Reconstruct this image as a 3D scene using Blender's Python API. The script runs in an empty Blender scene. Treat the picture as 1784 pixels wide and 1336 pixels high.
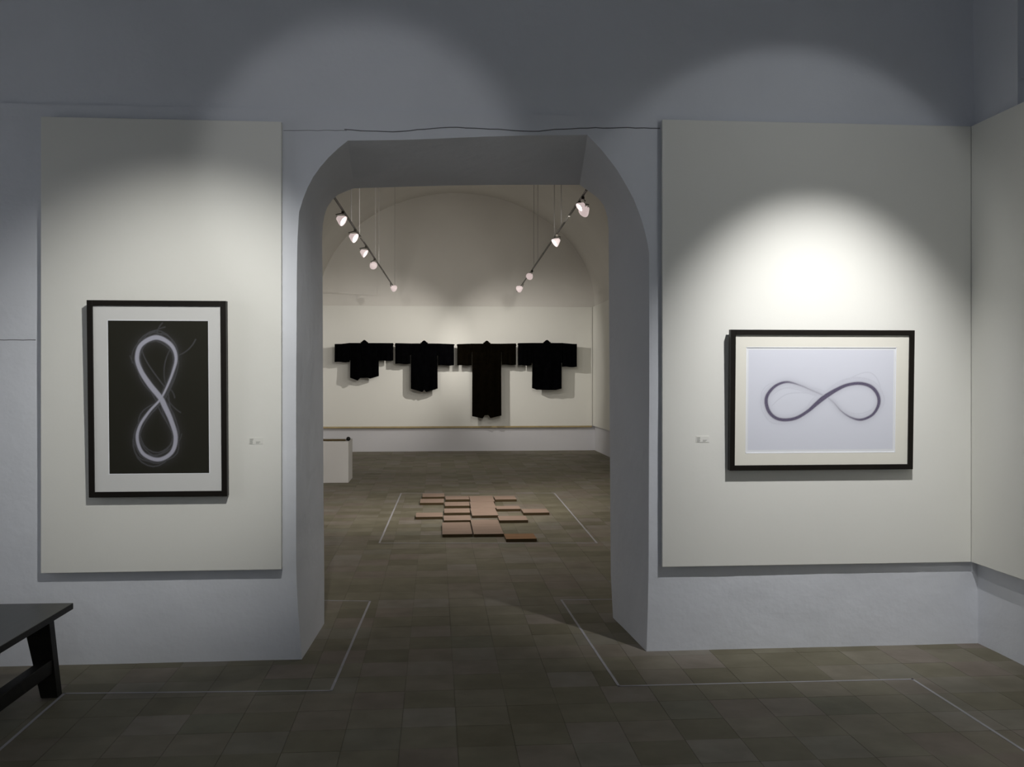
import bpy, bmesh, math, random
import numpy as np
from mathutils import Vector, Matrix, noise

random.seed(4)
scene = bpy.context.scene
COL = scene.collection

# ------------------------------------------------------------------ camera
F = 1650.0            # focal length in pixels of the 1784 x 1336 frame
CX, CY = 892.0, 668.0
HY = 656.0            # horizon row
H = 1.6               # eye height
TH = math.atan((892 - 759) / F)   # camera turned right of the wall normal
ct, st = math.cos(TH), math.sin(TH)

cam_d = bpy.data.cameras.new('camera')
cam_d.sensor_fit = 'HORIZONTAL'
cam_d.sensor_width = 36.0
cam_d.lens = F / 1784 * 36.0
cam_d.shift_y = (HY - CY) / 1784.0 * -1.0 * -1.0
cam_d.clip_start = 0.05
cam_d.clip_end = 100
cam = bpy.data.objects.new('camera', cam_d)
COL.objects.link(cam)
cam.location = (0, 0, H)
cam.rotation_euler = (math.pi / 2, 0, -TH)
scene.camera = cam


def ray(px, py):
    r = (px - CX) / F
    u = (HY - py) / F
    return Vector((ct * r + st, -st * r + ct, u))


def at_y(px, py, Y):
    d = ray(px, py)
    t = Y / d.y
    return Vector((d.x * t, Y, H + d.z * t))


def at_z(px, py, z=0.0):
    d = ray(px, py)
    t = (z - H) / d.z
    return Vector((d.x * t, d.y * t, z))


def at_x(px, py, X):
    d = ray(px, py)
    t = X / d.x
    return Vector((X, d.y * t, H + d.z * t))


def proj(p):
    r = p[0] * ct - p[1] * st
    d = p[0] * st + p[1] * ct
    return CX + F * r / d, HY - F * (p[2] - H) / d, d


# ------------------------------------------------------------------ world, colour, lights
w = bpy.data.worlds.new('world')
scene.world = w
w.use_nodes = True
bg = w.node_tree.nodes['Background']
bg.inputs['Color'].default_value = (0.55, 0.63, 0.78, 1)
bg.inputs['Strength'].default_value = 0.3

scene.view_settings.view_transform = 'Standard'
scene.view_settings.look = 'None'
scene.view_settings.gamma = 1
scene.view_settings.use_curve_mapping = False
scene.view_settings.exposure = 0.0
scene.cycles.use_denoising = True
scene.cycles.sample_clamp_indirect = 4.0
scene.cycles.max_bounces = 8
scene.cycles.diffuse_bounces = 5


def light_spot(name, loc, target, energy, cone, blend, radius=0.04, color=(1, 1, 1)):
    d = bpy.data.lights.new(name, 'SPOT')
    d.energy = energy
    d.spot_size = math.radians(cone)
    d.spot_blend = blend
    d.shadow_soft_size = radius
    d.color = color
    o = bpy.data.objects.new(name, d)
    COL.objects.link(o)
    o.location = loc
    o.rotation_euler = (Vector(target) - Vector(loc)).to_track_quat('-Z', 'Y').to_euler()
    return o


def light_area(name, loc, target, energy, sx, sy, color):
    d = bpy.data.lights.new(name, 'AREA')
    d.energy = energy
    d.shape = 'RECTANGLE'
    d.size, d.size_y = sx, sy
    d.color = color
    o = bpy.data.objects.new(name, d)
    COL.objects.link(o)
    o.location = loc
    o.rotation_euler = (Vector(target) - Vector(loc)).to_track_quat('-Z', 'Y').to_euler()
    return o


# main depths (y runs from the camera to the far wall, x to the right)
Y1 = 5.44          # near face of the wall with the opening
Y2 = 6.22          # its far face
Y3 = 20.40         # far wall of the second room
ZL = at_y(800, 197, Y1).z      # plaster ledge
ZS = at_y(800, 533, Y3).z      # springing of the far vault
XR = at_z(1707, 1124).x        # right wall, near room
XL = -4.3
YB = -3.2
XRF = at_y(1036, 785, Y3).x    # far room, right wall
XCF = at_y(800, 700, Y3).x     # far room, centre line
XLF = 2 * XCF - XRF - 0.05
TOP = 4.7

# near room: bluish fill from an added window behind the camera, and two gallery spots above the frame
light_area('window_fill', (-0.8, YB - 0.1, 2.1), (-0.2, 5.0, 0.6), 18, 3.0, 1.9, (0.90, 0.95, 1.0))
# spot on the left panel + its wide spill
SPL = (-0.5, 3.2, 2.96)
light_spot('gallery_spot_a', SPL, at_y(318, 662, Y1), 172, 55, 0.9, 0.03, (1.0, 0.99, 0.95))
light_spot('gallery_spot_a_spill', SPL, at_y(630, 310, Y1), 17, 50, 0.4, 0.05, (0.97, 0.98, 1.0))
SPR = (at_y(1398, 600, Y1).x, Y1 - 1.5, 3.3)
light_spot('gallery_spot_b', SPR, (at_y(1414, 600, Y1).x, Y1, 3.3 - 1.5 * math.tan(math.radians(52))), 240, 62, 1.0, 0.025, (1.0, 0.992, 0.985))
light_spot('gallery_spot_b_spill', SPR, (at_y(1380, 600, Y1).x, Y1, 2.42), 9, 84, 0.25, 0.05, (0.95, 0.98, 1.0))
# spots on the side walls outside the frame; left one added for its bounce
light_spot('gallery_spot_c', (XR - 1.8, 2.0, 3.4), (XR, 3.0, 1.5), 150, 72, 1.0, 0.03, (1.0, 0.99, 0.95))
light_spot('bounce_spot_left', (XL + 1.8, 2.4, 3.4), (XL, 3.4, 1.3), 480, 70, 1.0, 0.03, (1.0, 0.99, 0.97))


# ------------------------------------------------------------------ materials
def new_mat(name):
    m = bpy.data.materials.new(name)
    m.use_nodes = True
    nt = m.node_tree
    b = nt.nodes['Principled BSDF']
    return m, nt, b


def N(nt, kind, **kw):
    n = nt.nodes.new(kind)
    for k, v in kw.items():
        setattr(n, k, v)
    return n


def surf(name, col, rough=0.7, var=0.0, scale=3.0, bump=0.0, bscale=20.0, spec=0.3, stretch=None, metal=0.0, bdist=0.01):
    m, nt, b = new_mat(name)
    b.inputs['Roughness'].default_value = rough
    b.inputs['Specular IOR Level'].default_value = spec
    b.inputs['Metallic'].default_value = metal
    tc = N(nt, 'ShaderNodeTexCoord')
    src = tc.outputs['Object']
    if stretch:
        mp = N(nt, 'ShaderNodeMapping')
        mp.inputs['Scale'].default_value = stretch
        nt.links.new(src, mp.inputs['Vector'])
        src = mp.outputs['Vector']
    if var:
        no = N(nt, 'ShaderNodeTexNoise')
        no.inputs['Scale'].default_value = scale
        no.inputs['Detail'].default_value = 6
        nt.links.new(src, no.inputs['Vector'])
        rp = N(nt, 'ShaderNodeValToRGB')
        rp.color_ramp.elements[0].position = 0.3
        rp.color_ramp.elements[1].position = 0.7
        rp.color_ramp.elements[0].color = tuple(c * (1 - var) for c in col) + (1,)
        rp.color_ramp.elements[1].color = tuple(min(1, c * (1 + var)) for c in col) + (1,)
        nt.links.new(no.outputs['Fac'], rp.inputs['Fac'])
        nt.links.new(rp.outputs['Color'], b.inputs['Base Color'])
    else:
        b.inputs['Base Color'].default_value = tuple(col) + (1,)
    if bump:
        n2 = N(nt, 'ShaderNodeTexNoise')
        n2.inputs['Scale'].default_value = bscale
        n2.inputs['Detail'].default_value = 5
        nt.links.new(src, n2.inputs['Vector'])
        bp = N(nt, 'ShaderNodeBump')
        bp.inputs['Strength'].default_value = bump
        bp.inputs['Distance'].default_value = bdist
        nt.links.new(n2.outputs['Fac'], bp.inputs['Height'])
        nt.links.new(bp.outputs['Normal'], b.inputs['Normal'])
    return m


def emit(name, col, strength, base=(0.8, 0.8, 0.8), rough=0.2):
    m, nt, b = new_mat(name)
    b.inputs['Base Color'].default_value = tuple(base) + (1,)
    b.inputs['Roughness'].default_value = rough
    b.inputs['Emission Color'].default_value = tuple(col) + (1,)
    b.inputs['Emission Strength'].default_value = strength
    return m


def vcol_mat(name, rough=0.6):
    m, nt, b = new_mat(name)
    b.inputs['Roughness'].default_value = rough
    b.inputs['Specular IOR Level'].default_value = 0.2
    a = N(nt, 'ShaderNodeAttribute', attribute_name='ink')
    nt.links.new(a.outputs['Color'], b.inputs['Base Color'])
    return m


TILE = 0.25
TX0 = at_z(240, 1245).x
TY0 = at_z(240, 1281).y


def tile_mat():
    m, nt, b = new_mat('terracotta_grey_tile')
    geo = N(nt, 'ShaderNodeNewGeometry')
    sub = N(nt, 'ShaderNodeVectorMath', operation='SUBTRACT')
    sub.inputs[1].default_value = (TX0, TY0, -1)
    nt.links.new(geo.outputs['Position'], sub.inputs[0])
    sc = N(nt, 'ShaderNodeVectorMath', operation='MULTIPLY')
    sc.inputs[1].default_value = (1 / TILE, 1 / TILE, 0)
    nt.links.new(sub.outputs[0], sc.inputs[0])
    fl = N(nt, 'ShaderNodeVectorMath', operation='FLOOR')
    nt.links.new(sc.outputs[0], fl.inputs[0])
    wn = N(nt, 'ShaderNodeTexWhiteNoise', noise_dimensions='2D')
    nt.links.new(fl.outputs[0], wn.inputs['Vector'])
    rp = N(nt, 'ShaderNodeValToRGB')
    els = rp.color_ramp.elements
    cols = [(0.0, (0.157, 0.143, 0.097)), (0.3, (0.188, 0.173, 0.124)), (0.55, (0.207, 0.190, 0.146)),
            (0.75, (0.207, 0.175, 0.146)), (0.88, (0.232, 0.213, 0.182)), (1.0, (0.169, 0.163, 0.119))]
    els[0].position, els[0].color = cols[0][0], cols[0][1] + (1,)
    els[1].position, els[1].color = cols[-1][0], cols[-1][1] + (1,)
    for p, c in cols[1:-1]:
        e = els.new(p)
        e.color = c + (1,)
    nt.links.new(wn.outputs['Value'], rp.inputs['Fac'])
    no = N(nt, 'ShaderNodeTexNoise')
    no.inputs['Scale'].default_value = 5
    no.inputs['Detail'].default_value = 7
    nt.links.new(geo.outputs['Position'], no.inputs['Vector'])
    r2 = N(nt, 'ShaderNodeValToRGB')
    r2.color_ramp.elements[0].position = 0.3
    r2.color_ramp.elements[1].position = 0.72
    r2.color_ramp.elements[0].color = (0.84, 0.82, 0.78, 1)
    r2.color_ramp.elements[1].color = (1.12, 1.12, 1.12, 1)
    nt.links.new(no.outputs['Fac'], r2.inputs['Fac'])
    mx = N(nt, 'ShaderNodeMix', data_type='RGBA', blend_type='MULTIPLY')
    mx.inputs['Factor'].default_value = 1
    nt.links.new(rp.outputs['Color'], mx.inputs['A'])
    nt.links.new(r2.outputs['Color'], mx.inputs['B'])
    nt.links.new(mx.outputs['Result'], b.inputs['Base Color'])
    b.inputs['Roughness'].default_value = 0.62
    b.inputs['Specular IOR Level'].default_value = 0.25
    bp = N(nt, 'ShaderNodeBump')
    bp.inputs['Strength'].default_value = 0.15
    bp.inputs['Distance'].default_value = 0.01
    n2 = N(nt, 'ShaderNodeTexNoise')
    n2.inputs['Scale'].default_value = 12
    nt.links.new(geo.outputs['Position'], n2.inputs['Vector'])
    nt.links.new(n2.outputs['Fac'], bp.inputs['Height'])
    nt.links.new(bp.outputs['Normal'], b.inputs['Normal'])
    return m


M_PLASTER = surf('limewash_plaster', (0.71, 0.73, 0.775), 0.9, 0.055, 1.1, 0.5, 4, 0.1, bdist=0.025)
M_FARPLASTER = surf('far_plaster', (0.72, 0.70, 0.66), 0.9, 0.03, 1.0, 0.15, 8, 0.1)
M_PANEL = surf('painted_panel', (0.80, 0.795, 0.745), 0.75, 0.008, 2.0, 0.03, 60, 0.2)
M_PANEDGE = surf('raw_panel_edge', (0.45, 0.36, 0.20), 0.7, 0.1, 8)
M_GROUT = surf('grout', (0.16, 0.148, 0.105), 0.9, 0.1, 10)
M_TILE = tile_mat()
M_TAPE = surf('white_tape', (0.40, 0.39, 0.42), 0.6, 0.12, 9)
M_FRAME = surf('black_lacquered_wood', (0.010, 0.008, 0.006), 0.45, 0.15, 6, 0.05, 40, 0.2)
M_MAT = surf('mat_board', (0.70, 0.70, 0.685), 0.85, 0.01, 3)
M_MAT2 = surf('cream_mat_board', (0.78, 0.76, 0.68), 0.85, 0.01, 3)
M_BEVEL = surf('mat_bevel', (0.86, 0.87, 0.90), 0.7)
M_INK = vcol_mat('print_ink')
M_CRACK = surf('crack_shadow', (0.16, 0.16, 0.17), 0.95, 0.2, 12)
M_BENCH = surf('dark_stained_wood', (0.007, 0.006, 0.004), 0.5, 0.35, 5, 0.1, 30, 0.2, (1, 8, 8))
M_SEAT = surf('polished_dark_wood', (0.018, 0.019, 0.015), 0.33, 0.35, 5, 0.06, 30, 0.5, (8, 1, 8))
M_CLOTH = surf('black_cloth', (0.0016, 0.0016, 0.002), 0.95, 0.3, 14, 0.3, 60, 0.0)
M_CLOTHB = surf('brown_black_cloth', (0.0030, 0.0023, 0.0013), 0.95, 0.3, 14, 0.3, 60, 0.0)
M_ROD = surf('black_rod', (0.01, 0.01, 0.01), 0.5)
M_WHITE = surf('white_plinth_paint', (0.74, 0.73, 0.72), 0.7, 0.01, 3)
M_STAFF = surf('brown_staff', (0.10, 0.065, 0.02), 0.5, 0.2, 10)
M_BALL = surf('black_ball', (0.008, 0.008, 0.008), 0.35)
M_WOODE = surf('shaded_board_edge', (0.075, 0.05, 0.02), 0.7)  # shade on the boards' sides, put into the colour
M_WOOD = surf('pale_pine', (0.32, 0.23, 0.18), 0.65, 0.12, 4, 0.05, 30, 0.25, (1, 6, 6))
M_WOODO = surf('orange_pine', (0.27, 0.145, 0.07), 0.65, 0.15, 4, 0.05, 30, 0.25, (1, 6, 6))
M_TRACK = surf('track_metal', (0.06, 0.055, 0.045), 0.4, 0.2, 20, 0, 0, 0.5, None, 0.6)
M_TRACKL = surf('track_joint_metal', (0.22, 0.21, 0.19), 0.6)
M_CABLE = surf('thin_cable', (0.5, 0.48, 0.47), 0.5)
M_BULB = emit('lit_bulb', (1.0, 0.93, 0.90), 9)
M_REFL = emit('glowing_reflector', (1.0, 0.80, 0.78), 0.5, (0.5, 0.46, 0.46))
M_LABEL = surf('label_card', (0.79, 0.785, 0.735), 0.75)
M_LABELINK = surf('label_ink', (0.42, 0.42, 0.39), 0.8)
M_NICHE = surf('fill_window_wood', (0.25, 0.24, 0.22), 0.6)


# ------------------------------------------------------------------ mesh helpers
def link(name, bm, mat, parent=None, smooth=False, mats=None):
    me = bpy.data.meshes.new(name)
    bmesh.ops.recalc_face_normals(bm, faces=bm.faces) if not getattr(bm, 'keepn', False) else None
    bm.to_mesh(me)
    bm.free()
    for mm in ([mat] + (mats or [])):
        me.materials.append(mm)
    if smooth:
        for p in me.polygons:
            p.use_smooth = True
    o = bpy.data.objects.new(name, me)
    COL.objects.link(o)
    if parent:
        o.parent = parent
    return o


def empty(name, loc, rz=0.0):
    o = bpy.data.objects.new(name, None)
    COL.objects.link(o)
    o.location = loc
    o.rotation_euler = (0, 0, rz)
    o.empty_display_size = 0.1
    return o


def tag(o, label, cat, group=None):
    o['label'] = label
    o['category'] = cat
    if group:
        o['group'] = group
    return o


def struct(o):
    o['kind'] = 'structure'
    return o


def box(bm, a, b, bevel=0.0, seg=2):
    vs = []
    for z in (a[2], b[2]):
        for y in (a[1], b[1]):
            for x in (a[0], b[0]):
                vs.append(bm.verts.new((x, y, z)))
    idx = [(0, 1, 3, 2), (4, 6, 7, 5), (0, 4, 5, 1), (2, 3, 7, 6), (0, 2, 6, 4), (1, 5, 7, 3)]
    fs = [bm.faces.new([vs[i] for i in f]) for f in idx]
    if bevel:
        es = list({e for f in fs for e in f.edges})
        bmesh.ops.bevel(bm, geom=es, offset=bevel, segments=seg, affect='EDGES', profile=0.6)
    return fs


def hexa(bm, pts):
    """eight points: four of the bottom ring then four of the top ring"""
    vs = [bm.verts.new(p) for p in pts]
    for f in ((3, 2, 1, 0), (4, 5, 6, 7), (0, 1, 5, 4), (1, 2, 6, 5), (2, 3, 7, 6), (3, 0, 4, 7)):
        bm.faces.new([vs[i] for i in f])


def tube(bm, pts, r, n=8):
    pts = [Vector(p) for p in pts]
    rings = []
    for i, p in enumerate(pts):
        d = (pts[min(i + 1, len(pts) - 1)] - pts[max(i - 1, 0)]).normalized()
        up = Vector((0, 0, 1)) if abs(d.z) < 0.9 else Vector((1, 0, 0))
        s = d.cross(up).normalized()
        t = s.cross(d)
        rr = r[i] if isinstance(r, (list, tuple)) else r
        rings.append([bm.verts.new(p + (s * math.cos(2 * math.pi * k / n) + t * math.sin(2 * math.pi * k / n)) * rr) for k in range(n)])
    for a, b in zip(rings[:-1], rings[1:]):
        for k in range(n):
            bm.faces.new([a[k], a[(k + 1) % n], b[(k + 1) % n], b[k]])
    bm.faces.new(rings[0][::-1])
    bm.faces.new(rings[-1])


def lathe(bm, prof, n=16, cap=True):
    rings = []
    for r, z in prof:
        rings.append([bm.verts.new((r * math.cos(2 * math.pi * k / n), r * math.sin(2 * math.pi * k / n), z)) for k in range(n)])
    for a, b in zip(rings[:-1], rings[1:]):
        for k in range(n):
            bm.faces.new([a[k], a[(k + 1) % n], b[(k + 1) % n], b[k]])
    if cap:
        bm.faces.new(rings[0][::-1])
        bm.faces.new(rings[-1])


def rough_y(x, z, amp=0.006):
    return amp * (noise.noise(Vector((x * 1.1, z * 1.1, 3.1))) + 0.5 * noise.noise(Vector((x * 3.1, z * 3.1, 9.7))) + 0.25 * noise.noise(Vector((x * 8, z * 8, 5.7))))


def grid(bm, fn, nu, nv):
    vs = [[bm.verts.new(fn(i / nu, j / nv)) for i in range(nu + 1)] for j in range(nv + 1)]
    for j in range(nv):
        for i in range(nu):
            bm.faces.new([vs[j][i], vs[j][i + 1], vs[j + 1][i + 1], vs[j + 1][i]])
    return vs


# ------------------------------------------------------------------ structure: wall with the opening
def resample(pts, n):
    pts = [Vector(p) for p in pts]
    L = [0]
    for a, b in zip(pts[:-1], pts[1:]):
        L.append(L[-1] + (b - a).length)
    out = []
    for k in range(n + 1):
        s = L[-1] * k / n
        i = 0
        while i < len(L) - 2 and L[i + 1] < s:
            i += 1
        seg = L[i + 1] - L[i]
        t = 0 if seg == 0 else (s - L[i]) / seg
        out.append(pts[i].lerp(pts[i + 1], min(1, t)))
    return out


fl = [(526, 1146), (519, 1060), (516, 1000), (516, 700), (517, 480)], [(517, 480), (518, 420), (520.5, 371), (528, 346), (540.6, 315), (558.6, 290), (579, 267), (606, 245)]
ftop = [(606, 245), (700, 244), (760, 242), (850, 238), (930, 236), (1023, 235)]
fr = [(1023, 235), (1049, 262), (1072, 291), (1088, 317), (1105, 348), (1117, 379), (1127, 414), (1131, 440)], [(1131, 440), (1131, 700), (1130, 1000), (1126, 1141)]
bl = [(565, 1082), (565, 1000), (563.5, 850), (562, 480)], [(562, 480), (561, 420), (562, 393), (567, 366), (576, 351), (590, 338), (617, 328)]
btop = [(617, 328), (720, 325), (800, 323), (900, 322), (1010, 322)]
brr = [(1010, 322), (1023, 331), (1041, 344), (1051, 356), (1058, 375), (1060.5, 400), (1060.6, 433)], [(1060.6, 433), (1062, 700), (1064, 1000), (1068, 1081)]
cnt = [16, 12, 16, 12, 16]


def profile(secs, Y):
    out = []
    for s, n in zip(secs, cnt):
        p = resample([at_y(x, y, Y) for x, y in s], n)
        out += p if not out else p[1:]
    out[0].z = -0.01
    out[-1].z = -0.01
    return out


PF = profile([fl[0], fl[1], ftop, fr[0], fr[1]], Y1)
PB = profile([bl[0], bl[1], btop, brr[0], brr[1]], Y2)
n0, n1, n2, n3 = cnt[0], cnt[0] + cnt[1], cnt[0] + cnt[1] + cnt[2], cnt[0] + cnt[1] + cnt[2] + cnt[3]


def wall_face(bm, P, Y, xl, xr, top, amp, sgn):
    left = P[:n1 + 1]
    top_ = P[n1:n2 + 1]
    right = P[n2:]

    def rows(side, xe):
        nx = max(4, int(abs(xe - side[0].x) / 0.09))
        prev = None
        for p in side:
            row = []
            for i in range(nx + 1):
                t = i / nx
                x = p.x + (xe - p.x) * t
                row.append(bm.verts.new((x, Y + rough_y(x, p.z, amp), p.z)))
            if prev:
                for i in range(nx):
                    bm.faces.new([prev[i], prev[i + 1], row[i + 1], row[i]])
            prev = row
        return prev
    a = rows(left, xl)
    b = rows(right, xr)
    # strip above
    zt = left[-1].z
    xs = [v.co.x for v in reversed(a)] + [p.x for p in top_[1:-1]]
    # right list runs top to bottom, first row is top
    nx = max(4, int(abs(xr - right[0].x) / 0.09))
    xs2 = [right[0].x + (xr - right[0].x) * i / nx for i in range(nx + 1)]
    base = [(v.co.x, v.co.z) for v in reversed(a)] + [(p.x, p.z) for p in top_[1:-1]] + [(x, right[0].z) for x in xs2]
    nz = max(2, int((top - zt) / 0.08))
    prev = None
    for j in range(nz + 1):
        row = []
        for x, z in base:
            zz = z + (top - z) * j / nz
            row.append(bm.verts.new((x, Y + rough_y(x, zz, amp), zz)))
        if prev:
            for i in range(len(row) - 1):
                bm.faces.new([prev[i], prev[i + 1], row[i + 1], row[i]])
        prev = row


bm = bmesh.new()
wall_face(bm, PF, Y1, XL - 0.3, XR + 0.3, ZL, 0.006, 1)
wall_face(bm, PB, Y2, XLF - 0.3, XRF + 0.3, 6.2, 0.004, -1)
# reveal of the opening
NR = 10
prev = None
for k in range(NR + 1):
    t = k / NR
    row = []
    for i, (a, b) in enumerate(zip(PF, PB)):
        p = a.lerp(b, t)
        wob = 0.004 * noise.noise(p * 2.0) if 0 < k < NR else 0
        row.append(bm.verts.new((p.x + wob, p.y + (rough_y(a.x, a.z, 0.006) if k == 0 else (rough_y(b.x, b.z, 0.004) if k == NR else 0)), p.z + wob)))
    if prev:
        for i in range(len(row) - 1):
            bm.faces.new([prev[i], row[i], row[i + 1], prev[i + 1]])
    prev = row
bmesh.ops.remove_doubles(bm, verts=bm.verts, dist=0.0008)
wf = link('wall_front', bm, M_PLASTER, smooth=True)
struct(wf)
sh = wf.modifiers.new('edge', 'EDGE_SPLIT')
sh.split_angle = math.radians(24)

# upper wall, set back a little behind the plaster ledge
bm = bmesh.new()
SB = 0.02
grid(bm, lambda u, v: (XL - 0.3 + (XR - XL + 0.6) * u, Y1 + SB + rough_y(XL + (XR - XL) * u, ZL + v * 1.8, 0.010), ZL + v * (TOP + 0.6 - ZL)), 90, 26)
grid(bm, lambda u, v: (XL - 0.3 + (XR - XL + 0.6) * u, Y1 + rough_y(XL - 0.3 + (XR - XL + 0.6) * u, ZL, 0.006) * (1 - v) + v * (SB + rough_y(XL + (XR - XL) * u, ZL, 0.010)), ZL), 90, 1)
upper = struct(link('wall_front_upper', bm, M_PLASTER, smooth=True))


def crack(name, pts, r):
    bm = bmesh.new()
    tube(bm, pts, r, 5)
    o = link(name, bm, M_CRACK, wf)
    return o


cp = []
for i in range(40):
    px = 600 + (1150 - 600) * i / 39
    py = 226 + 3.5 * math.sin(i * 0.33) * (1 if i < 26 else 0.3) + (-0.16 * max(0, i - 18)) + 0.8 * random.uniform(-1, 1)
    p = at_y(px, py, Y1 - 0.001)
    p.y = Y1 + rough_y(p.x, p.z) - 0.0005
    cp.append(p)
crack('plaster_crack', cp, 0.0028)
cp = []
for i in range(12):
    p = at_y(494 + 110 * i / 11, 227.5 + random.uniform(-.5, .5), Y1)
    p.y = Y1 + rough_y(p.x, p.z)
    cp.append(p)
crack('plaster_crack', cp, 0.0014)
cp = []
for i in range(12):
    p = at_y(-60 + 122 * i / 11, 592 + random.uniform(-.6, .6), Y1)
    p.y = Y1 + rough_y(p.x, p.z)
    cp.append(p)
crack('plaster_crack', cp, 0.0022)

# right wall of the near room: lower wall, upper pier and the set-back bay beyond it
bm = bmesh.new()
YE = at_x(1773, 190, XR + 0.0).y
grid(bm, lambda u, v: (XR + 0.04 - 0.04 * min(1, 1.2 - v) + rough_y(YB + (Y1 + 0.1 - YB) * u, v * 3, 0.008) + (0.05 * max(0, 0.3 - v)), YB + (Y1 + 0.15 - YB) * u, -0.01 + v * (ZL + 0.16)), 80, 30)
struct(link('wall_right', bm, M_PLASTER, smooth=True))
bm = bmesh.new()
grid(bm, lambda u, v: (XR + rough_y(YE + u, v * 3, 0.008), YE + (Y1 + 0.15 - YE) * u, ZL - 0.2 + v * (TOP + 0.6 - ZL)), 8, 20)
grid(bm, lambda u, v: (XR + 0.45 * u, YE, ZL - 0.2 + v * (TOP + 0.6 - ZL)), 4, 20)
grid(bm, lambda u, v: (XR + 0.45, YB + (YE - YB) * u, ZL - 0.2 + v * (TOP + 0.6 - ZL)), 40, 20)
grid(bm, lambda u, v: (XR + 0.45 * u, YB + (YE - YB) * v, ZL + 0.14), 3, 40)
struct(link('wall_right_upper', bm, M_PLASTER))
bm = bmesh.new()
grid(bm, lambda u, v: (XL, YB + (Y1 + 0.15 - YB) * u, -0.01 + v * (TOP + 0.3)), 40, 20)
struct(link('wall_left', bm, M_PLASTER))
# back wall with an unseen window opening, added to carry the fill light
WX0, WX1, WZ0, WZ1 = -2.3, 0.7, 1.1, 3.1
bm = bmesh.new()
for a, b in (((XL, WX0), (-0.01, TOP + 0.3)), ((WX1, XR + 0.5), (-0.01, TOP + 0.3)), ((WX0, WX1), (-0.01, WZ0)), ((WX0, WX1), (WZ1, TOP + 0.3))):
    box(bm, (a[0], YB - 0.3, b[0]), (a[1], YB, b[1]))
struct(link('wall_back', bm, M_PLASTER))
bm = bmesh.new()
for x in (WX0, (WX0 + WX1) / 2 - 0.03, WX1 - 0.06):
    box(bm, (x, YB - 0.25, WZ0), (x + 0.06, YB - 0.19, WZ1))
for z in (WZ0, WZ1 - 0.06):
    box(bm, (WX0, YB - 0.25, z), (WX1, YB - 0.19, z + 0.06))
struct(link('fill_window', bm, M_NICHE))
# near vault
bm = bmesh.new()
hw = (XR + 0.5 - XL) / 2
xc = (XR + 0.5 + XL) / 2
grid(bm, lambda u, v: (xc - hw * math.cos(math.pi * u), YB - 0.3 + (Y1 + 0.4 - YB) * v, TOP + 0.2 + 1.3 * math.sin(math.pi * u)), 32, 4)
struct(link('ceiling', bm, M_PLASTER, smooth=True))
bm = bmesh.new()
grid(bm, lambda u, v: (XL + (XR + 0.5 - XL) * u, Y1 + 0.05, TOP + 0.3 + 1.5 * v), 2, 2)
grid(bm, lambda u, v: (XL + (XR + 0.5 - XL) * u, YB - 0.05, TOP + 0.2 + 1.5 * v), 2, 2)
struct(link('trim_1', bm, M_PLASTER))

# far room shell
bm = bmesh.new()
grid(bm, lambda u, v: (XLF - 0.1 + (XRF - XLF + 0.2) * u, Y3 + rough_y(u * 5, v * 5, 0.006), -0.01 + v * 6.3), 40, 40)
struct(link('wall_far', bm, M_FARPLASTER, smooth=True))
M_FARLOW = surf('far_limewash', (0.66, 0.66, 0.69), 0.9, 0.03, 1.0, 0.15, 8, 0.1)
bm = bmesh.new()
ZPB = at_y(800, 742, Y3).z
box(bm, (XLF, Y3 - 0.02, -0.01), (XRF, Y3 + 0.05, ZPB + 0.1))
struct(link('baseboard_far', bm, M_FARLOW))
for nm, X in (('wall_far_right', XRF), ('wall_far_left', XLF)):
    bm = bmesh.new()
    grid(bm, lambda u, v: (X + rough_y(u * 14, v * 4, 0.006), Y2 - 0.1 + (Y3 - Y2 + 0.2) * u, -0.01 + v * (ZS + 0.02)), 60, 12)
    struct(link(nm, bm, M_FARLOW, smooth=True))
hwf = (XRF - XLF) / 2
xcf = (XRF + XLF) / 2
bm = bmesh.new()
RISE = at_y(800, 336, Y3).z - ZS
grid(bm, lambda u, v: (xcf - hwf * math.cos(math.pi * u), Y2 - 0.1 + (Y3 - Y2 + 0.2) * v, ZS + RISE * math.sin(math.pi * u)), 40, 6)
struct(link('ceiling', bm, M_FARPLASTER, smooth=True))

# ------------------------------------------------------------------ floor and its tiles
bm = bmesh.new()
box(bm, (XL - 0.1, YB - 0.3, -0.12), (XR + 0.3, Y3 + 0.1, -0.0025))
floor = struct(link('floor', bm, M_GROUT))
tb = bmesh.new()
g = 0.0009
box(tb, (g, g, -0.02), (TILE - g, TILE - g, 0.0))
tmesh = bpy.data.meshes.new('tile')
bmesh.ops.recalc_face_normals(tb, faces=tb.faces)
tb.to_mesh(tmesh)
tb.free()
tmesh.materials.append(M_TILE)
cells = []
i0, i1 = int((XL - TX0) / TILE), int((XR + 0.2 - TX0) / TILE)
j0, j1 = int((YB - TY0) / TILE), int((Y3 - TY0) / TILE)
for i in range(i0, i1 + 1):
    for j in range(j0, j1 + 1):
        x, y = TX0 + i * TILE, TY0 + j * TILE
        xm, ym = x + TILE / 2, y + TILE / 2
        if ym > Y2 and (xm < XLF - TILE or xm > XRF + TILE):
            continue
        vis = 0
        if ym > 2.5:
            px, py, d = proj((xm, ym, 0))
            if -30 < px < 1810 and py < 1372:
                vis = 1 / d
                if Y1 - 0.1 < ym < Y2 + .1 and not (PF[0].x - .1 < xm < PF[-1].x + .1):
                    vis = 0
                if ym > Y2 and not (560 < px < 1070):
                    vis = 0
        cells.append((vis, x, y))
cells.sort(reverse=True)
rb = bmesh.new()
for k, (vis, x, y) in enumerate(cells):
    dz = random.uniform(-0.0007, 0.0001)
    if k < 300 and vis > 0:
        o = bpy.data.objects.new('tile', tmesh)
        COL.objects.link(o)
        o.parent = floor
        o.location = (x, y, dz)
    else:
        box(rb, (x + g, y + g, -0.02), (x + TILE - g, y + TILE - g, dz))
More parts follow.
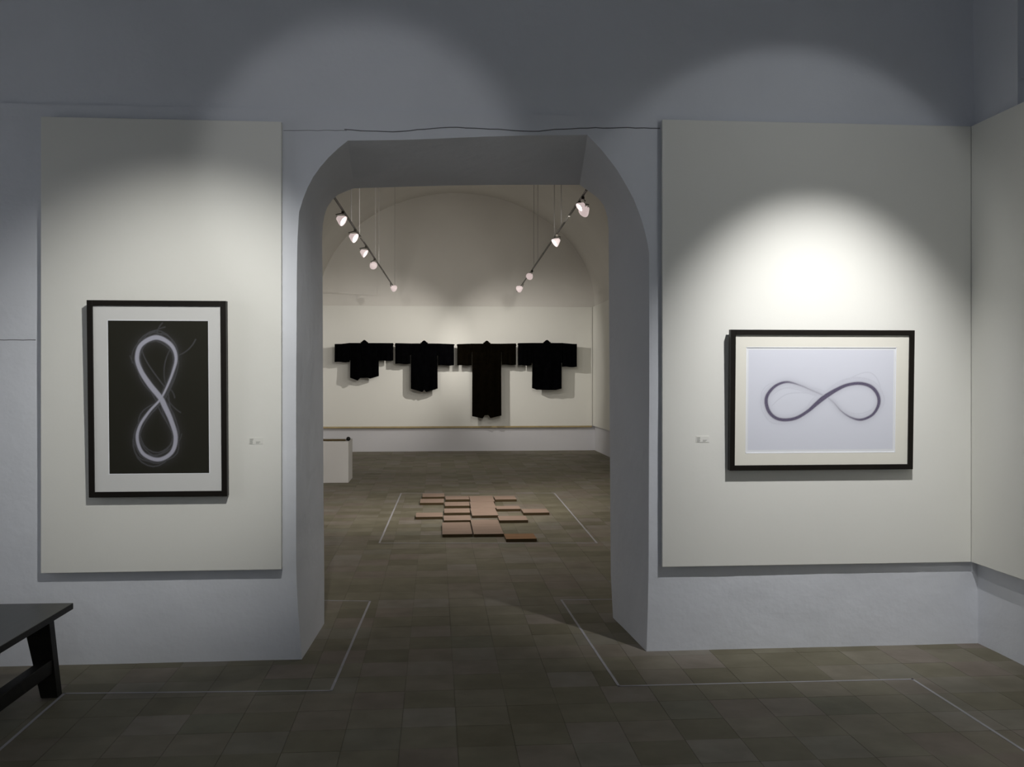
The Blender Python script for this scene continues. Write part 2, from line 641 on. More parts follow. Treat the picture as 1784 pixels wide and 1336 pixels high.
rest = link('tile_field', rb, M_TILE, floor)
rest['kind'] = 'stuff'

# ------------------------------------------------------------------ display panels
PT = 0.035
PTL = 0.058


def panel(name, a, b, label, bevel=0.003, edge=None):
    t = empty(name, ((a[0] + b[0]) / 2, (a[1] + b[1]) / 2, a[2]))
    tag(t, label, 'panel')
    bm = bmesh.new()
    box(bm, a, b, bevel)
    o = link('board', bm, M_PANEL, t)
    o.location = -t.location
    return t


YP = Y1 - PT
YPL = Y1 - PTL
pl0, pl1 = at_y(71, 203, YPL), at_y(490, 992, YPL)
panel('display_panel', (pl0.x, YPL, pl1.z), (pl1.x, Y1 - 0.014, pl0.z), 'tall cream display panel left of the opening, behind the dark print')
pr0, pr1 = at_y(1154, 208, YP), at_y(1692, 979, YP)
XP = pr1.x
panel('display_panel', (pr0.x, YP, pr1.z), (XP, Y1 - 0.014, pr0.z), 'wide cream display panel right of the opening, behind the white drawing')
ps1 = at_x(1784, 1010, XP)
panel('display_panel', (XP, 1.6, pr1.z), (XR - 0.02, YP, pr0.z), 'cream display panel on the right side wall, cut off by the frame')
# far panels
YPF = Y3 - 0.08
zt, zb = ZS - 0.01, ZPB
panel('display_panel', (XLF + 0.03, YPF, zb), (at_y(1032, 600, YPF).x, Y3 - 0.025, zt), 'long cream panel on the far wall behind the black robes')
panel('display_panel', (XRF - 0.06, 9.0, zb), (XRF - 0.016, YPF - 0.02, zt), 'narrow strip of cream panel on the far right side wall')
bm = bmesh.new()
box(bm, (XLF + 0.03, YPF - 0.012, zb - 0.035), (at_y(1031, 600, YPF).x, Y3, zb + 0.0), 0.002)
tag(link('panel_rail', bm, M_PANEDGE), 'thin ochre wooden rail under the far cream panel', 'rail')


# ------------------------------------------------------------------ framed prints
def catmull(pts, n=14):
    P = [np.array(p, float) for p in pts]
    m = len(P)
    out = []
    for i in range(m):
        p0, p1, p2, p3 = P[(i - 1) % m], P[i], P[(i + 1) % m], P[(i + 2) % m]
        for k in range(n):
            t = k / n
            out.append(0.5 * ((2 * p1) + (-p0 + p2) * t + (2 * p0 - 5 * p1 + 4 * p2 - p3) * t * t + (-p0 + 3 * p1 - 3 * p2 + p3) * t ** 3))
    return np.array(out)


def dist_field(X, Y, curve, widths=False):
    """distance to the closed curve (last column is stroke half width) minus half width"""
    best = np.full(X.shape, 1e9)
    bw = np.zeros(X.shape)
    for i in range(len(curve)):
        a, b = curve[i], curve[(i + 1) % len(curve)]
        dx, dy = b[0] - a[0], b[1] - a[1]
        L = dx * dx + dy * dy + 1e-9
        t = np.clip(((X - a[0]) * dx + (Y - a[1]) * dy) / L, 0, 1)
        wd = a[2] + (b[2] - a[2]) * t
        d = np.hypot(X - a[0] - t * dx, Y - a[1] - t * dy) - wd
        m = d < best
        best = np.where(m, d, best)
        bw = np.where(m, wd, bw)
    return (best, bw) if widths else best


def lin(c):
    c = np.asarray(c, float) / 255.0
    return np.where(c <= 0.04045, c / 12.92, ((c + 0.055) / 1.055) ** 2.4)


def wander(base, seed, amp):
    r = np.random.RandomState(seed)
    n = len(base)
    t = np.linspace(0, 2 * np.pi, n, endpoint=False)
    c = base.copy()
    for ax in (0, 1):
        for k in (1, 2, 3, 5):
            c[:, ax] += amp / k * r.randn() * np.sin(k * t + r.rand() * 6.3)
    return c


def art_left(X, Y):
    # X, Y in crop pixels (232..812, 195..1080)
    pts = [(530, 640, 15), (470, 565, 15), (420, 485, 13), (399, 410, 12), (425, 335, 12), (510, 294, 13), (592, 335, 11), (622, 410, 9), (600, 500, 7), (560, 595, 6),
           (525, 655, 6), (465, 720, 7), (412, 800, 8), (396, 880, 9), (430, 962, 10), (515, 996, 11), (592, 955, 11), (616, 870, 12), (592, 775, 13), (555, 690, 15)]
    c = catmull(pts)
    d = dist_field(X, Y, c)
    bgc, fg = np.array([38, 37, 29.]), np.array([178, 178, 192.])
    r = np.random.RandomState(2)
    a = np.clip(0.5 - d / 7.0, 0, 1)
    halo = 0.08 * np.exp(-np.clip(d, 0, None) / 20.0)
    for s in range(15):
        cc = wander(c[::5], 20 + s, 7 + 1.5 * s)
        cc[:, 2] = 1.0
        halo = np.maximum(halo, 0.13 * np.clip(1.2 - dist_field(X, Y, cc) / 4.0, 0, 1))
    # flying strands
    for s, (p, q, bend) in enumerate([((625, 400), (735, 305), 16), ((612, 640), (566, 575), 10), ((515, 288), (545, 212), -9), ((402, 330), (372, 440), 14), ((560, 620), (645, 725), 12),
                                      ((420, 480), (360, 400), -10), ((600, 930), (650, 850), 9), ((450, 310), (560, 235), -14), ((590, 360), (560, 560), 20), ((440, 760), (520, 610), 12)]):
        tt = np.linspace(0, 1, 9)
        nx, ny = -(q[1] - p[1]), q[0] - p[0]
        nl = math.hypot(nx, ny)
        k = 4 * tt * (1 - tt) * bend
        sx, sy = p[0] + (q[0] - p[0]) * tt + nx / nl * k, p[1] + (q[1] - p[1]) * tt + ny / nl * k
        sg = np.stack([np.concatenate([sx, sx[::-1]]), np.concatenate([sy, sy[::-1]]), np.full(18, 0.6)], 1)
        halo = np.maximum(halo, 0.11 * np.clip(1.1 - dist_field(X, Y, sg) / 5.0, 0, 1))
    al = np.maximum(a * (0.9 + 0.1 * r.rand(*X.shape)), halo * (0.85 + 0.3 * r.rand(*X.shape)))[..., None]
    return lin(bgc) * (1 - al) + lin(fg) * al


def art_right(X, Y):
    pts = [(1015, 588, 17), (1100, 535, 14), (1180, 500, 12), (1270, 489, 12), (1350, 512, 13), (1400, 570, 13), (1407, 640, 12), (1365, 712, 10), (1285, 748, 9), (1210, 733, 7), (1140, 688, 5),
           (1085, 628, 3.5), (1040, 592, 3), (990, 566, 3.5), (920, 536, 4), (840, 502, 5), (750, 479, 8), (672, 502, 10), (615, 560, 12), (600, 620, 13), (622, 690, 13), (672, 735, 12), (740, 748, 12), (820, 733, 12), (900, 685, 12), (960, 633, 15)]
    c = catmull(pts)
    d, wd = dist_field(X, Y, c, True)
    r = np.random.RandomState(5)
    bgc, fg = np.array([216, 218, 228.]), np.array([88, 80, 104.])
    a = np.clip(0.5 - d / 8.0, 0, 1) * np.clip(0.25 + wd / 12.0, 0, 1)
    halo = 0.25 * np.exp(-np.clip(d, 0, None) / 16.0)
    for s in range(9):
        cc = wander(c[::5], 50 + s, 10 + 3 * s)
        cc[:, 2] = 0.8
        halo = np.maximum(halo, 0.13 * np.clip(1.2 - dist_field(X, Y, cc) / 4.0, 0, 1))
    al = np.maximum(a * (0.9 + 0.1 * r.rand(*X.shape)), halo * (0.8 + 0.4 * r.rand(*X.shape)))[..., None]
    col = lin(bgc) * (1 - al) + lin(fg) * al
    edge = (X < 474) | (X > 1511) | (Y < 250) | (Y > 962)
    col[edge] = lin(np.array([226, 228, 232.]))
    return col


def print_sheet(name, parent, x0, x1, z0, z1, y, nx, nz, cx0, cx1, cy0, cy1, fn):
    us = np.linspace(0, 1, nx + 1)
    vs = np.linspace(0, 1, nz + 1)
    U, V = np.meshgrid(us, vs)
    co = np.stack([x0 + (x1 - x0) * U, np.full_like(U, y), z0 + (z1 - z0) * V], -1).reshape(-1, 3)
    idx = np.arange((nx + 1) * (nz + 1)).reshape(nz + 1, nx + 1)
    f = np.stack([idx[:-1, :-1], idx[:-1, 1:], idx[1:, 1:], idx[1:, :-1]], -1).reshape(-1, 4)
    me = bpy.data.meshes.new(name)
    me.from_pydata(co.tolist(), [], f.tolist())
    colr = fn(cx0 + (cx1 - cx0) * U, cy1 + (cy0 - cy1) * V).reshape(-1, 3)
    at = me.color_attributes.new('ink', 'FLOAT_COLOR', 'POINT')
    at.data.foreach_set('color', np.concatenate([colr, np.ones((len(colr), 1))], 1).astype(np.float32).ravel())
    me.materials.append(M_INK)
    me.update()
    o = bpy.data.objects.new(name, me)
    COL.objects.link(o)
    o.parent = parent
    return o


def framed(name, W, Hh, fb, dep, win, win_res, crop, fn, matm, label, prlabel, pos, tilt):
    """pos: bottom centre of the frame's back; local axes x right, y into the wall, z up"""
    t = empty(name, pos)
    t.rotation_euler = (tilt, 0, 0)
    tag(t, label, 'picture')
    bm = bmesh.new()
    hw = W / 2
    for a, b in (((-hw, -dep, 0), (-hw + fb, 0, Hh)), ((hw - fb, -dep, 0), (hw, 0, Hh)), ((-hw + fb, -dep, 0), (hw - fb, 0, fb)), ((-hw + fb, -dep, Hh - fb), (hw - fb, 0, Hh))):
        box(bm, a, b, 0.002)
    link('frame', bm, M_FRAME, t)
    bm = bmesh.new()
    box(bm, (-hw + fb * 0.6, -dep + 0.0165, fb * 0.6), (hw - fb * 0.6, -0.002, Hh - fb * 0.6))
    link('backing', bm, M_MAT, t)
    # mat with a window
    x0, x1, z0, z1 = win
    bm = bmesh.new()
    ym0, ym1 = -dep + 0.011, -dep + 0.0145
    e = fb * 0.7
    for a, b in (((-hw + e, ym0, e), (x0, ym1, Hh - e)), ((x1, ym0, e), (hw - e, ym1, Hh - e)), ((x0, ym0, e), (x1, ym1, z0)), ((x0, ym0, z1), (x1, ym1, Hh - e))):
        box(bm, a, b)
    mt = link('mat', bm, matm, t)
    bm = bmesh.new()
    k = 0.004
    for a, b in (((x0, ym0 - .0005, z0), (x0 + k, ym1, z1)), ((x1 - k, ym0 - .0005, z0), (x1, ym1, z1)), ((x0, ym0 - .0005, z0), (x1, ym1, z0 + k)), ((x0, ym0 - .0005, z1 - k), (x1, ym1, z1))):
        box(bm, a, b)
    link('bevel', bm, M_BEVEL, mt)
    pr = print_sheet('print', t, x0, x1, z0, z1, -dep + 0.0138, win_res[0], win_res[1], *crop, fn)
    pr['label'] = prlabel
    return t


def frame_from_px(Yf, tl, br, art_tl, art_br):
    a, b = at_y(*tl, Yf), at_y(*br, Yf)
    c, d = at_y(*art_tl, Yf), at_y(*art_br, Yf)
    xm = (a.x + b.x) / 2
    return (b.x - a.x, a.z - b.z, (c.x - xm, d.x - xm, d.z - b.z, c.z - b.z), xm, b.z)


FD = 0.040
Yf = YP - FD
FDL = 0.048
Wl, Hl, win, xm, zb_ = frame_from_px(YPL - FDL, (155, 523), (396, 864), (189, 557), (365.5, 825))
framed('framed_print', Wl, Hl, 0.030, FDL, win, (230, 350), (232, 812, 195, 1080), art_left, M_MAT,
       'black framed dark print of a pale upright figure-eight loop on left panel', 'pale smoky figure-eight on a near black ground', (xm, YPL - 0.004, zb_), math.radians(1.8))
Wr, Hr, win, xm, zb_ = frame_from_px(Yf, (1271, 574), (1590, 817), (1299, 604), (1560, 788))
framed('framed_print', Wr, Hr, 0.030, FD, win, (330, 230), (455, 1530, 230, 985), art_right, M_MAT2,
       'black framed white drawing of a violet-grey sideways loop on right panel', 'violet-grey pencilled infinity loop on lavender white paper', (xm, YP - 0.004, zb_), math.radians(1.6))


# wall labels
def wall_label(px, py, label, Y):
    c = at_y(px, py, Y)
    t = empty('wall_label', (c.x, Y, c.z))
    tag(t, label, 'label')
    bm = bmesh.new()
    box(bm, (-0.038, -0.002, -0.018), (0.038, 0.0, 0.018))
    link('card', bm, M_LABEL, t)
    bm = bmesh.new()
    for k in range(5):
        z = 0.012 - k * 0.006
        box(bm, (-0.034, -0.0024, z - 0.004), (-0.034 + random.uniform(0.015, 0.021), -0.0019, z))
    for k in range(2):
        z = -0.004 - k * 0.006
        box(bm, (0.000, -0.0024, z - 0.0035), (0.024 - 0.006 * k, -0.0019, z))
    link('lettering', bm, M_LABELINK, t)


wall_label(446, 768, 'tiny caption card right of the dark framed print', YPL)
wall_label(1224, 765, 'tiny caption card left of the white framed drawing', YP)


# ------------------------------------------------------------------ floor tape
def tape(label, pts, width=0.015, closed=False, jit=0.0):
    P = [Vector((p.x, p.y, 0)) for p in pts]
    t = empty('floor_tape', P[0])
    tag(t, label, 'tape')
    n = len(P)
    segs = [(P[i], P[(i + 1) % n]) for i in range(n if closed else n - 1)]
    for a, b in segs:
        bm = bmesh.new()
        d = (b - a).normalized()
        s = Vector((-d.y, d.x, 0)) * width / 2
        a2, b2 = a - d * width / 2, b + d * width / 2
        L = (b2 - a2).length
        m = max(2, int(L / 0.15))
        prev = None
        for k in range(m + 1):
            c = a2 + d * L * k / m + s * 0.25 * noise.noise(Vector((a.x + k * 0.7, a.y, 0)))
            ring = [bm.verts.new(c + s + Vector((0, 0, 0.0003))), bm.verts.new(c - s + Vector((0, 0, 0.0003))), bm.verts.new(c - s + Vector((0, 0, 0.0012))), bm.verts.new(c + s + Vector((0, 0, 0.0012)))]
            if prev:
                for q in range(4):
                    bm.faces.new([prev[q], prev[(q + 1) % 4], ring[(q + 1) % 4], ring[q]])
            else:
                bm.faces.new(ring)
            prev = ring
        bm.faces.new(prev)
        o = link('strip', bm, M_TAPE, t)
        o.location = -t.location
    return t


tape('white tape rectangle on the far floor around the wooden boards', [at_z(*p) for p in ((661, 946), (1040, 946), (966, 859), (699, 859))], 0.017, True)
tape('white tape line on the floor along the left wall and jamb', [at_z(*p) for p in ((548, 1046), (645, 1047), (577, 1203), (112, 1208), (-60, 1358))], 0.014)
tape('white tape line on the floor along the right wall and jamb', [at_z(*p) for p in ((1085, 1044), (978, 1045), (1078, 1195), (1590, 1183), (1850, 1350))], 0.014)


# ------------------------------------------------------------------ wooden boards on the far floor
def crop3(x, y, z=0.025):
    return at_z(630 + x / 4.149, 840 + y / 4.149, z)


boards = [
    (438, 600, 80, 105, 'pale board, leftmost in the rear row'),
    (422, 595, 120, 148, 'pale board jutting left, just in front of the leftmost rear board'),
    (390, 588, 220, 250, 'pale board jutting out alone on the left side, midway forward'),
    (604, 778, 100, 124, 'pale board in the rear row, left of the long strip'),
    (599, 780, 143, 170, 'pale board second from the rear in the left inner column'),
    (595, 783, 190, 220, 'pale board third from the rear in the left inner column'),
    (591, 788, 240, 275, 'pale board fourth from the rear in the left inner column'),
    (580, 794, 290, 376, 'largest pale board at the front left of the boards'),
    (780, 956, 99, 139, 'pale board at the rear end of the long centre strip'),
    (784, 966, 140, 187, 'pale board in the middle of the long centre strip'),
    (790, 980, 188, 240, 'pale board at the front end of the long centre strip'),
    (797, 1010, 272, 375, 'large pale board at the front centre beside the largest one'),
    (958, 1115, 99, 124, 'pale board in the rear row, right of the long strip'),
    (970, 1147, 171, 193, 'pale board on the right, touching the board farthest right'),
    (988, 1197, 243, 275, 'pale pinkish board on the right of the front centre boards'),
    (1034, 1258, 372, 410, 'orange brown board lying apart at the front right'),
    (1160, 1350, 193, 220, 'pale board jutting out farthest to the right'),
]
for k, (xa, xb, ya, yb, lab) in enumerate(boards):
    zt_ = 0.032
    ym = (ya + yb) / 2
    p0, p1 = crop3(xa, ym, zt_), crop3(xb, ym, zt_)
    y_far, y_near = crop3(xa, ya, zt_).y, crop3(xa, yb, zt_).y
    # the grain runs with x
    cxm = (p0.x + p1.x) / 2
    cym = (y_far + y_near) / 2
    hx, hy = (p1.x - p0.x) / 2 - 0.003, (y_far - y_near) / 2 - 0.003
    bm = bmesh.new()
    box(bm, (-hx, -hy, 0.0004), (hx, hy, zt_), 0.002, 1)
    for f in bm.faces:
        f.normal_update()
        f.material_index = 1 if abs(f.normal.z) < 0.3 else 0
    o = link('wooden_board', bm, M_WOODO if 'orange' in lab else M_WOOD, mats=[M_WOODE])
    o.location = (cxm, cym, 0)
    o.rotation_euler = (0, 0, math.radians(random.uniform(-0.5, 0.5)))
    tag(o, lab, 'board', 'wooden boards laid out on the floor')

# ------------------------------------------------------------------ plinth and staff
Yp = at_z(607, 841).y
xr = at_z(607, 841).x
zp = at_y(607, 769, Yp).z
bm = bmesh.new()
box(bm, (XLF + 0.12 - xr, 0, 0.0005), (0, 0.69, zp), 0.004)
o = link('plinth', bm, M_WHITE)
o.location = (xr, Yp, 0)
tag(o, 'low white box plinth beside the left jamb in the far room', 'plinth')
t = empty('staff', (xr, Yp + 0.12, zp))
tag(t, 'thin brown staff with a black ball end lying on the white plinth', 'staff')
bm = bmesh.new()
tube(bm, [(XLF + 0.2 - xr, 0, 0.014), (-0.055, 0, 0.014)], 0.013, 10)
link('shaft', bm, M_STAFF, t)
bm = bmesh.new()
tube(bm, [(-0.056, 0, 0.014), (-0.02, 0, 0.016)], 0.006, 8)
link('ferrule', bm, M_BALL, t)
bm = bmesh.new()
bmesh.ops.create_uvsphere(bm, u_segments=18, v_segments=12, radius=0.032)
o = link('ball', bm, M_BALL, t, smooth=True)
o.location = (-0.012, 0, 0.0325)

# ------------------------------------------------------------------ bench
zs = 0.45
P1, P2 = at_z(128, 1050, zs), at_z(0, 1126, zs)
d = (P1 - P2).normalized()
rz = math.atan2(d.x, d.y) * -1.0
bt = empty('bench', (P1.x, P1.y, 0), rz)      # local: +y along its length away from us, +x its right edge
tag(bt, 'low dark wooden bench with splayed legs at the left edge', 'bench')
LB, WB, TB = 1.45, 0.50, 0.032
bm = bmesh.new()
box(bm, (-WB, -LB, zs - TB), (0, 0, zs), 0.004)
for f in bm.faces:
    f.normal_update()
    f.material_index = 0 if abs(f.normal.z) > 0.8 else 1
link('seat', bm, M_SEAT, bt, mats=[M_BENCH])


def leg(xo, yo, sx, sy):
    """xo outer x at the top, taper outwards to the foot"""
    bm = bmesh.new()
    tw, bw, dp = 0.130, 0.082, 0.06
    zt2 = zs - TB
    a0, a1 = xo, xo - sx * tw
    f0 = xo + sx * 0.036
    f1 = f0 - sx * bw
    y0, y1 = yo, yo - sy * dp
    fy = sy * 0.02
    hexa(bm, [(f1, y1 + fy, 0.0005), (f0, y1 + fy, 0.0005), (f0, y0 + fy, 0.0005), (f1, y0 + fy, 0.0005),
              (a1, y1, zt2), (a0, y1, zt2), (a0, y0, zt2), (a1, y0, zt2)])
    bmesh.ops.bevel(bm, geom=list(bm.edges), offset=0.003, segments=1, affect='EDGES')
    link('leg', bm, M_BENCH, bt)


leg(-0.075, -0.06, 1, 1)
leg(-WB + 0.075, -0.06, -1, 1)
leg(-0.075, -LB + 0.06, 1, -1)
leg(-WB + 0.075, -LB + 0.06, -1, -1)
for x in (-0.115, -WB + 0.06):
    bm = bmesh.new()
    box(bm, (x, -LB + 0.08, 0.125), (x + 0.055, -0.085, 0.195), 0.004)
    link('stretcher', bm, M_BENCH, bt)
for x in (-0.11, -WB + 0.08):
    bm = bmesh.new()
    box(bm, (x, -LB + 0.1, zs - TB - 0.03), (x + 0.03, -0.1, zs - TB), 0.002)
    link('apron', bm, M_BENCH, bt)

# ------------------------------------------------------------------ robes on the far wall
YK = Y3 - 0.33          # plane the robes hang in


def slab(bm, xa, xb, zt, zb, th, nx=14, nz=14, wave=0.008, seed=0, taper=0.0):
    """closed cloth panel; zt(u) and zb(u) give the top and the hem"""
    F_, B_ = [], []
    for j in range(nz + 1):
        v = j / nz
        fr_, br_ = [], []
        for i in range(nx + 1):
            u = i / nx
            x = xa + (xb - xa) * u + taper * (u - 0.5) * 2 * v
            z = zt(u) + (zb(u) - zt(u)) * v
            wv = wave * (0.3 + v) * math.sin(u * 19 + seed * 2.1 + 0.7 * math.sin(v * 4 + seed))
            e = th * (0.35 + 0.65 * math.sin(math.pi * min(1, max(0, u))) ** 0.5)
            fr_.append(bm.verts.new((x, -e / 2 + wv, z)))
            br_.append(bm.verts.new((x, e / 2 + wv, z)))
        F_.append(fr_)
        B_.append(br_)
    for j in range(nz):
        for i in range(nx):
            bm.faces.new([F_[j][i], F_[j][i + 1], F_[j + 1][i + 1], F_[j + 1][i]])
            bm.faces.new([B_[j][i], B_[j + 1][i], B_[j + 1][i + 1], B_[j][i + 1]])
        bm.faces.new([F_[j][0], F_[j + 1][0], B_[j + 1][0], B_[j][0]])
        bm.faces.new([F_[j][nx], B_[j][nx], B_[j + 1][nx], F_[j + 1][nx]])
    for i in range(nx):
        bm.faces.new([F_[0][i], B_[0][i], B_[0][i + 1], F_[0][i + 1]])
        bm.faces.new([F_[nz][i], F_[nz][i + 1], B_[nz][i + 1], B_[nz][i]])


robes = [
    # sleeve left, right, top at left/centre/right, sleeve hem left/right, body left, right, hem profile, slit start
    dict(x=(583, 685), t=(601, 598, 598), s=(631, 628.5), b=(610.5, 659.5), hem=[(0, 658), (.28, 663), (.33, 658.5), (.62, 658), (.7, 659.5), (1, 655)], slit=628, m=M_CLOTH,
         lab='shortest black robe, leftmost on the far wall', gl='rod carrying the leftmost short robe'),
    dict(x=(688.5, 791), t=(598, 598.5, 599.5), s=(634, 636.5), b=(716, 762), hem=[(0, 677), (.3, 681), (.44, 683), (.5, 678.5), (.56, 683), (1, 677)], slit=619, m=M_CLOTH,
         lab='black robe second from left, hem pointed at its middle', gl='rod carrying the second robe from left'),
    dict(x=(796.5, 899), t=(599.5, 598.5, 598), s=(636.5, 635.5), b=(823, 873), hem=[(0, 725), (.36, 729), (.42, 723.5), (.56, 723), (.62, 728.5), (1, 724)], slit=613, m=M_CLOTHB,
         lab='longest brownish black robe, third from left on the far wall', gl='rod carrying the longest robe'),
    dict(x=(902.5, 1005), t=(597.5, 597, 599), s=(636.5, 639), b=(927.5, 978), hem=[(0, 676), (.15, 679), (.5, 679.5), (.8, 679.5), (1, 677)], slit=632, m=M_CLOTH,
         lab='black robe with straight hem, rightmost on the far wall', gl='rod carrying the rightmost robe'),
]


def px_z(py):
    return at_y(800, py, YK).z


def px_x(px):
    return at_y(px, 640, YK).x


for k, R in enumerate(robes):
    xm = px_x((R['b'][0] + R['b'][1]) / 2)
    zt0 = px_z(R['t'][1])
    root = empty('robe', (xm, YK, zt0))
    tag(root, R['lab'], 'robe', 'black robes hung along the far wall')
    X = lambda p: px_x(p) - xm
    Z = lambda p: px_z(p) - zt0

    def hem(u, R=R):
        h = R['hem']
        for (a, za), (b, zb2) in zip(h[:-1], h[1:]):
            if a <= u <= b:
                return Z(za + (zb2 - za) * (u - a) / (b - a))
        return Z(h[-1][1])
    bm = bmesh.new()
    xb0, xb1 = X(R['b'][0]), X(R['b'][1])
    slab(bm, xb0, xb1, lambda u: 0.0, hem, 0.07, 26, 20, 0.010, k, 0.006)
    link('body', bm, R['m'], root, smooth=False)
    for side in (0, 1):
        bm = bmesh.new()
        if side == 0:
            xa, xb = X(R['x'][0]), xb0 - 0.012
            tt = lambda u: Z(R['t'][0]) * (1 - u)
            xo, xi = xa, xb
        else:
            xa, xb = xb1 + 0.012, X(R['x'][1])
            tt = lambda u: Z(R['t'][2]) * u
        zh = Z(R['s'][side])
        slab(bm, xa, xb, tt, lambda u, zh=zh: zh + 0.006 * math.sin(u * 7), 0.055, 16, 10, 0.006, k + side * 3)
        # shoulder gusset joining the sleeve to the body above the slit
        zg = Z(R['slit'])
        g0, g1 = (xb - 0.02, xb0 + 0.02) if side == 0 else (xb1 - 0.02, xa + 0.02)
        slab(bm, g0, g1, lambda u: 0.0, lambda u, zg=zg: zg, 0.05, 4, 4, 0.0, k)
        link('sleeve', bm, R['m'], root)
    # collar standing up at the neck
    bm = bmesh.new()
    slab(bm, -0.075, 0.075, lambda u: 0.012 + 0.052 * math.sin(math.pi * u) ** 1.5, lambda u: -0.03, 0.085, 14, 4, 0.0, k)
    link('collar', bm, R['m'], root)
    for s in (-1, 1):
        bm = bmesh.new()
        hexa(bm, [(s * 0.012 - 0.02, -0.045, -0.42), (s * 0.012 + 0.02, -0.045, -0.42), (s * 0.012 + 0.02, -0.032, -0.42), (s * 0.012 - 0.02, -0.032, -0.42),
                  (s * 0.055 - 0.022, -0.045, 0.02), (s * 0.055 + 0.022, -0.045, 0.02), (s * 0.055 + 0.022, -0.03, 0.02), (s * 0.055 - 0.022, -0.03, 0.02)])
        link('lapel', bm, R['m'], root)
    # hanging rod with its wall bracket
    rt = empty('hanging_rod', (xm, YK, zt0 - 0.02))
    tag(rt, R['gl'] + ' on the far wall', 'rod', 'rods holding the robes')
    bm = bmesh.new()
    tube(bm, [(X(R['x'][0]) - (0.0 if k == 0 else 0.012), 0, -0.012), (0, 0, 0.0), (X(R['x'][1]) + (0.0 if k == 3 else 0.012), 0, -0.008)], 0.011, 8)
    link('rod', bm, M_ROD, rt)
    bm = bmesh.new()
    tube(bm, [(0, 0, 0.01), (0, 0.05, 0.02), (0, YPF - YK + 0.001, 0.02)], 0.008, 8)
    link('bracket', bm, M_ROD, rt)

# ------------------------------------------------------------------ suspended tracks and spot lamps of the far room
ZT = 3.3


def trk(px, py):
    return at_z(px, py, ZT)


def vault_z(x):
    q = max(0.0, 1 - ((x - xcf) / hwf) ** 2)
    return ZS + RISE * math.sqrt(q)


def make_track(a, b, cables, joints, label):
    A, B = trk(*a), trk(*b)
    t = empty('track_rail', A)
    tag(t, label, 'track light')
    bm = bmesh.new()
    for off in (-0.0075, 0.0075):
        tube(bm, [(off, 0, 0), tuple(B - A + Vector((off, 0, 0)))], 0.0065, 6)
    link('rail', bm, M_TRACK, t)
    for q in joints:
        bm = bmesh.new()
        c = (B - A) * q
        dd = (B - A).normalized()
        tube(bm, [c - dd * 0.18, c + dd * 0.18], 0.014, 10)
        link('joint', bm, M_TRACKL, t)
    for px, py in cables:
        # foot of the cable: point of the track seen at that column
        best = min((abs(proj(A.lerp(B, s / 400))[0] - px), s) for s in range(401))[1] / 400
        c = A.lerp(B, best)
        bm = bmesh.new()
        tube(bm, [c - A, Vector((c.x, c.y, vault_z(c.x) + 0.01)) - A], 0.0055, 6)
        link('cable', bm, M_CABLE, t)
    return A, B


RAILS = {}
RAILS[-1] = make_track((581, 342), (688, 503), ((612, 395), (626, 410), (654, 450), (660, 460), (692, 503)), (0.29, 0.68), 'left suspended light track in the far room')
RAILS[1] = make_track((1022, 331), (901, 508), ((966, 415), (978, 400), (930, 465), (937, 455)), (0.15, 0.45), 'right suspended light track in the far room')


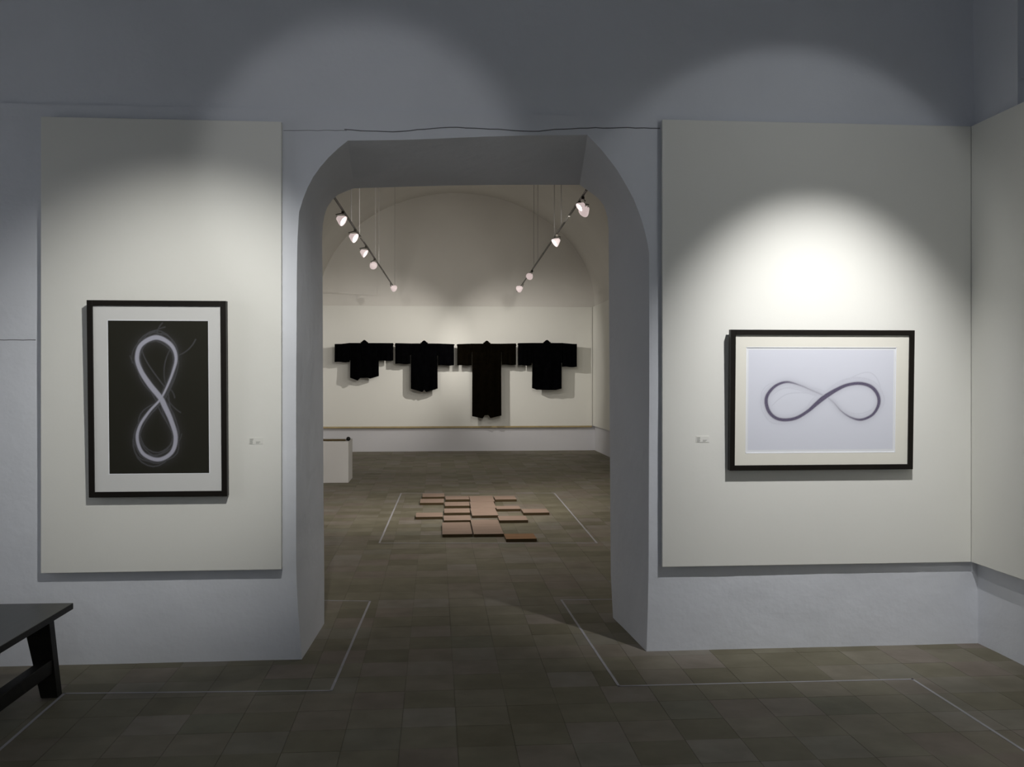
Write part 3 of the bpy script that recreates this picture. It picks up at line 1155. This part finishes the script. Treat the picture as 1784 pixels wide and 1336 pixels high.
def lamp(px, py, aim, size, label, side, rail):
    # height of the lamp head a little below the track
    p = at_z(px, py, ZT - 0.10)
    t = empty('spot_lamp', p)
    tag(t, label, 'spotlight', 'small spot lamps clipped to the tracks')
    dv = (Vector(aim) - p).normalized()
    q = dv.to_track_quat('Z', 'Y')
    s = size
    bm = bmesh.new()
    prof = [(0.012, -0.055), (0.020, -0.05), (0.030, -0.03), (0.043, -0.008), (0.050, 0.012), (0.050, 0.018), (0.045, 0.014), (0.036, -0.006), (0.022, -0.026), (0.012, -0.034)]
    lathe(bm, [(r * s, z * s) for r, z in prof], 18)
    o = link('reflector', bm, M_REFL, t, smooth=True)
    o.rotation_mode = 'QUATERNION'
    o.rotation_quaternion = q
    bm = bmesh.new()
    bmesh.ops.create_uvsphere(bm, u_segments=12, v_segments=8, radius=0.021 * s)
    o2 = link('bulb', bm, M_BULB, t, smooth=True)
    o2.location = dv * 0.004 * s
    bm = bmesh.new()
    ra, rb_ = rail
    q2 = (p.y - ra.y) / (rb_.y - ra.y)
    up = Vector((ra.x + (rb_.x - ra.x) * q2 - p.x, 0, ZT - 0.024 - p.z))
    tube(bm, [-dv * 0.045 * s, -dv * 0.07 * s + Vector((0, 0, 0.02)), up], 0.006, 6)
    box(bm, (up.x - 0.014, -0.03, up.z - 0.010), (up.x + 0.014, 0.03, up.z + 0.015))
    link('clamp', bm, M_TRACK, t)
    return t, p, dv


YW = YPF
lampsL = [((596, 384), (XRF - 0.3, 8.6, 0.6), 1.15, 'nearest and largest spot lamp on the left track'),
          ((617, 414), (XRF - 0.3, 9.6, 0.8), 1.15, 'second nearest spot lamp on the left track'),
          ((635, 441), (XRF - 0.2, 11.5, 0.5), 1.1, 'third nearest spot lamp on the left track'),
          ((650, 462), (px_x(870), YW, 1.2), 1.15, 'second farthest spot lamp on the left track'),
          ((686, 502), (px_x(922), YW, 1.85), 1.25, 'farthest spot lamp on the left track')]
lampsR = [((1011, 360), (XLF + 0.4, 8.0, 0.5), 0.9, 'nearest spot lamp on the right track, upper of the close pair'),
          ((1018, 368), (xr - 0.3, Yp, 0.2), 1.1, 'brightest spot lamp on the right track, lower of the close pair'),
          ((968, 422), (XLF + 0.4, 10.5, 0.5), 1.1, 'spot lamp halfway along the right track'),
          ((923, 481), (px_x(720), YW, 1.2), 1.15, 'second farthest spot lamp on the right track'),
          ((905, 503), (px_x(658), YW, 1.85), 1.3, 'farthest spot lamp on the right track')]
ends = []
for lst, side in ((lampsL, -1), (lampsR, 1)):
    for k, ((px, py), aim, s, lab) in enumerate(lst):
        t, p, dv = lamp(px, py, aim, s, lab, side, RAILS[side])
        last = k == len(lst) - 1
        e = 300 if last else (430 if 'brightest' in lab else (70 if k < 2 else (150 if k == 2 and side < 0 else 72)))
        lo = light_spot('spot_lamp_light', (0, 0, 0), dv, e, 60 if last else 100, 1.0 if last else 0.8, 0.03, (1.0, 0.95, 0.88))
        lo.parent = t
        lo.location = dv * 0.05
